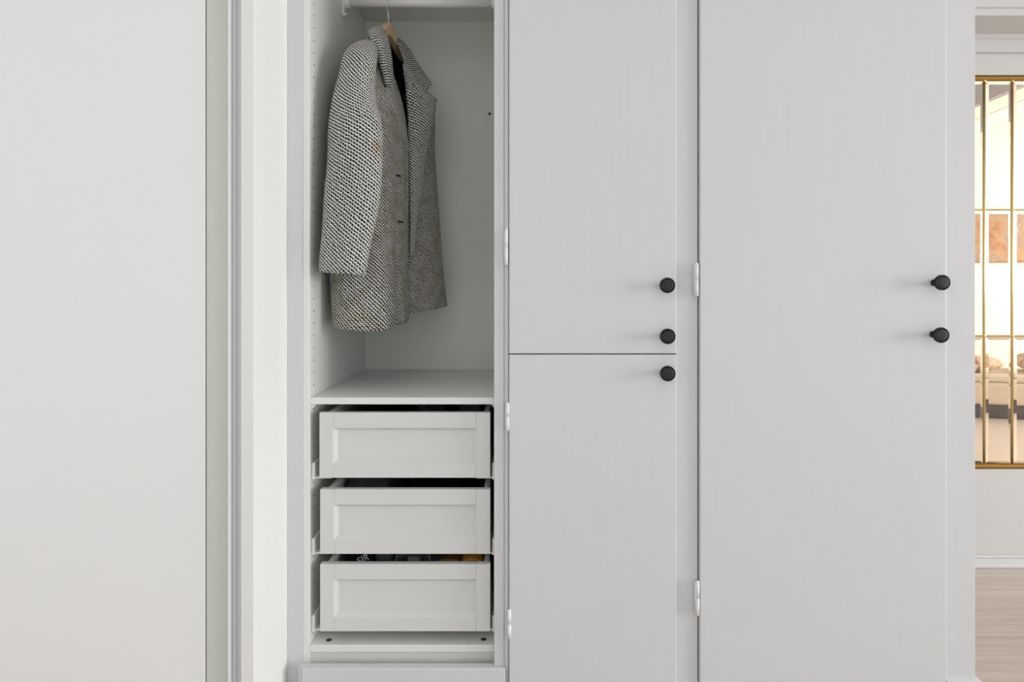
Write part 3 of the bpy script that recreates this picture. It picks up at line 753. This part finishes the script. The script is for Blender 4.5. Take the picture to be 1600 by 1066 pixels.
for i, r in enumerate(body):                                     # soft vertical drape
    w_ = min(1, i / R_ * 1.3)
    for j, p in enumerate(r):
        tt = 0.0055 * w_ * math.sin(j * 0.62 + 0.5) + 0.003 * w_ * math.sin(j * 1.31 + i * .05)
        if j in (0, C_ - 1): tt = 0
        p.x += TX * tt; p.y += TY * tt
body_o = grid_obj('coat_body', body, TWEEDW, coat, 0.0045, 1, 0.0, (3.0, 0), True)
# lining: the same shell a little inside
def inner(g, d):
    R, C = len(g), len(g[0]); out = []
    for i in range(R):
        row = []
        for j in range(C):
            a = g[i][min(j + 1, C - 1)] - g[i][max(j - 1, 0)]; b = g[min(i + 1, R - 1)][j] - g[max(i - 1, 0)][j]
            n = a.cross(b).normalized(); row.append(g[i][j] + n * d)
        out.append(row)
    return out
def centroid(g): return sum((p for r in g for p in r), Vector()) / (len(g) * len(g[0]))
c_ = centroid(body); test = inner(body, .007); mid = body[R_ // 2]
sgn = 1 if (test[R_ // 2][3] - c_).length < (mid[3] - c_).length else -1
lin = inner(body, .007 * sgn)
for i in range(5):
    for j in range(26): lin[i][j] = lin[5][j].copy()
lin = [r[2:-2] for r in lin[:-2]]
grid_obj('coat_lining', lin, LINING, coat)
body_o.modifiers['thickness'].offset = -1 if sgn < 0 else 1
body_o.modifiers['thickness'].thickness = 0.0045

# sleeves: rings along an arm path
def sleeve(path, name, mat, uvoff=(0, 0)):
    pts = crom([Vector((a, b, c)) for a, b, c, *_ in path], 9); rad = crom([Vector((p[3], p[4], 0)) for p in path], 9)
    g = []; n = 36
    for i, p in enumerate(pts):
        d = (pts[min(i + 1, len(pts) - 1)] - pts[max(i - 1, 0)]).normalized()
        t = Vector((0, 1, 0)); t = (t - d * t.dot(d)).normalized(); q = d.cross(t)
        row = []
        for k in range(n + 1):
            a = 2 * math.pi * k / n + math.pi * .5
            w_ = 1 + 0.03 * math.sin(3 * a + i * .12) + .02 * math.sin(i * .33 + 2 * a)
            v = p + t * rad[i].x * math.cos(a) * w_ + q * rad[i].y * math.sin(a) * w_
            row.append(L(v.x, v.y, v.z))
        g.append(row)
    o = grid_obj(name, g, mat, coat, 0.004, -1, 0.0, uvoff)
    return o, g
near = [(-.125, .012, 1.757, .024, .010), (-.168, .024, 1.728, .036, .018), (-.206, .040, 1.690, .043, .030), (-.236, .052, 1.635, .046, .038), (-.252, .052, 1.55, .059, .043), (-.266, .062, 1.46, .074, .043), (-.276, .064, 1.36, .076, .042), (-.286, .060, 1.26, .073, .040), (-.293, .053, 1.17, .066, .039), (-.298, .047, 1.097, .060, .038)]
sl_o, sl_g = sleeve(near, 'sleeve', TWEED, (.13, .02))
far = [(.16, .0, 1.70, .035, .02), (.20, .0, 1.66, .045, .03), (.212, -.005, 1.52, .045, .032), (.214, -.005, 1.30, .042, .03), (.214, .0, 1.12, .040, .03)]
sleeve(far, 'sleeve', TWEED)
# a faint brown stain on the edge of the near sleeve
best = min(((i, j) for i in range(len(sl_g)) for j in range(len(sl_g[0]) - 1) if sl_g[i][j].y < 1.63), key=lambda ij: (VX + F * sl_g[ij[0]][ij[1]].x / sl_g[ij[0]][ij[1]].y - 589) ** 2 + (VY - F * (sl_g[ij[0]][ij[1]].z - CAMZ) / sl_g[ij[0]][ij[1]].y - 231) ** 2)
uvd = sl_o.data.uv_layers[0].data; k0 = best[0] * len(sl_g[0]) + best[1]
suv = next(uvd[li.index].uv for li in sl_o.data.loops if li.vertex_index == k0)
sl_o.data.materials[0] = tweed('stained_tweed', (suv[0], suv[1]), 0.12)
def sleeve_end(g, name):
    ring = g[-3]; c = sum(ring[:-1], Vector()) / (len(ring) - 1)
    bm = bmesh.new(); vs = [bm.verts.new(c + (p - c) * .97) for p in ring[:-1]]; bm.faces.new(vs); obj(name, bm, LINING, coat)
sleeve_end(sl_g, 'sleeve_lining')

# collar, from the near tip round the neck to the far tip
col = [
 [P(603, 134, 1.712), P(609, 134, 1.714), P(619, 137, 1.782)],
 [P(597, 112, 1.716), P(605, 112, 1.714), P(614, 116, 1.772)],
 [P(587, 80, 1.722), P(598, 80, 1.716), P(611, 86, 1.752)],
 [P(577, 54, 1.735), P(589, 51, 1.730), P(606, 60, 1.765)],
 [P(580, 48, 1.800), P(591, 42, 1.790), P(601.5, 47, 1.815)],
 [P(592, 62, 1.94), P(596, 52, 1.93), P(607, 56, 1.905)],
 [P(634, 72, 2.01), P(628, 64, 1.99), P(619, 64, 1.950)],
 [P(648, 94, 2.010), P(640, 90, 1.985), P(630, 92, 1.940)],
 [P(664, 117, 2.000), P(655, 117, 1.975), P(642, 116, 1.940)],
 [P(675, 131, 1.985), P(671, 137, 1.968), P(666.5, 142.5, 1.950)],
]
grid_obj('collar', fine(col, 6, 5), TWEED, coat, 0.005, 0, math.radians(35))
# near lapel: a narrow turned-back strip seen edge-on
nl = [
 [P(603, 133, 1.722), P(611, 134, 1.735), P(619, 136, 1.790)],
 [P(602, 141, 1.718), P(611, 148, 1.735), P(621, 152, 1.795)],
 [P(610, 160, 1.735), P(617, 166, 1.752), P(626, 172, 1.815)],
 [P(620, 188, 1.768), P(625, 192, 1.785), P(632, 196, 1.828)],
 [P(629, 214, 1.800), P(632, 215, 1.812), P(636, 216, 1.838)],
 [P(634, 236, 1.828), P(636, 237, 1.838), P(639, 237, 1.850)],
]
grid_obj('lapel', fine(nl, 6, 5), TWEED, coat, 0.006, 0, math.radians(20))
# far lapel: a broad flap folded over the far front
fl_ = [
 [P(629, 100, 1.915), P(634, 101, 1.915), P(640, 106, 1.925), P(648, 122, 1.94)],
 [P(631, 115, 1.905), P(638, 118, 1.905), P(650, 128, 1.922), P(667, 143, 1.955)],
 [P(632, 122, 1.903), P(640, 124, 1.903), P(654, 133, 1.923), P(673.5, 149, 1.958)],
 [P(633, 130, 1.902), P(642, 131, 1.902), P(658, 139, 1.926), P(681, 156, 1.962)],
 [P(634, 136, 1.901), P(643, 137, 1.902), P(659, 143, 1.927), P(681, 158.5, 1.962)],
 [P(637, 180, 1.893), P(647, 180, 1.895), P(662, 180, 1.920), P(678, 182, 1.955)],
 [P(639, 230, 1.885), P(646, 230, 1.886), P(656, 230, 1.905), P(669, 230, 1.940)],
 [P(640, 290, 1.880), P(645, 290, 1.880), P(652, 290, 1.895), P(660, 290, 1.920)],
 [P(641, 345, 1.880), P(644, 345, 1.880), P(648, 345, 1.888), P(651.5, 345, 1.900)],
 [P(641, 400, 1.878), P(642, 400, 1.878), P(644, 400, 1.882), P(646, 400, 1.886)],
]
grid_obj('lapel', fine(fl_, 6, 5), TWEED, coat, 0.005, 0, math.radians(8))
# buttonholes on the near front
def proj(p): return (VX + F * p.x / p.y, VY - F * (p.z - CAMZ) / p.y)
for bxp, byp in ((623, 275), (623, 347.5)):
    best = min(((i, j) for i in range(R_) for j in range(22)), key=lambda ij: (proj(body[ij[0]][ij[1]])[0] - bxp) ** 2 + (proj(body[ij[0]][ij[1]])[1] - byp) ** 2)
    c = body[best[0]][best[1]]; d = (body[best[0]][best[1] + 1] - body[best[0]][best[1] - 1]).normalized()
    nrm = Vector((TX, TY, 0)); nrm = (nrm - d * nrm.dot(d)).normalized()
    bm = bmesh.new(); tube(bm, [c - d * .014 + nrm * .005, c + nrm * .0056, c + d * .014 + nrm * .005], [.0012, .0026, .0012], 8)
    obj('buttonhole', bm, BLACKF, coat, True)

text(tee, 'SIR', P(568.5, 878.5, 1.6592), Matrix.Rotation(math.radians(-24), 4, 'Y') @ Matrix.Rotation(math.radians(90), 4, 'X'), .025, LETTER)
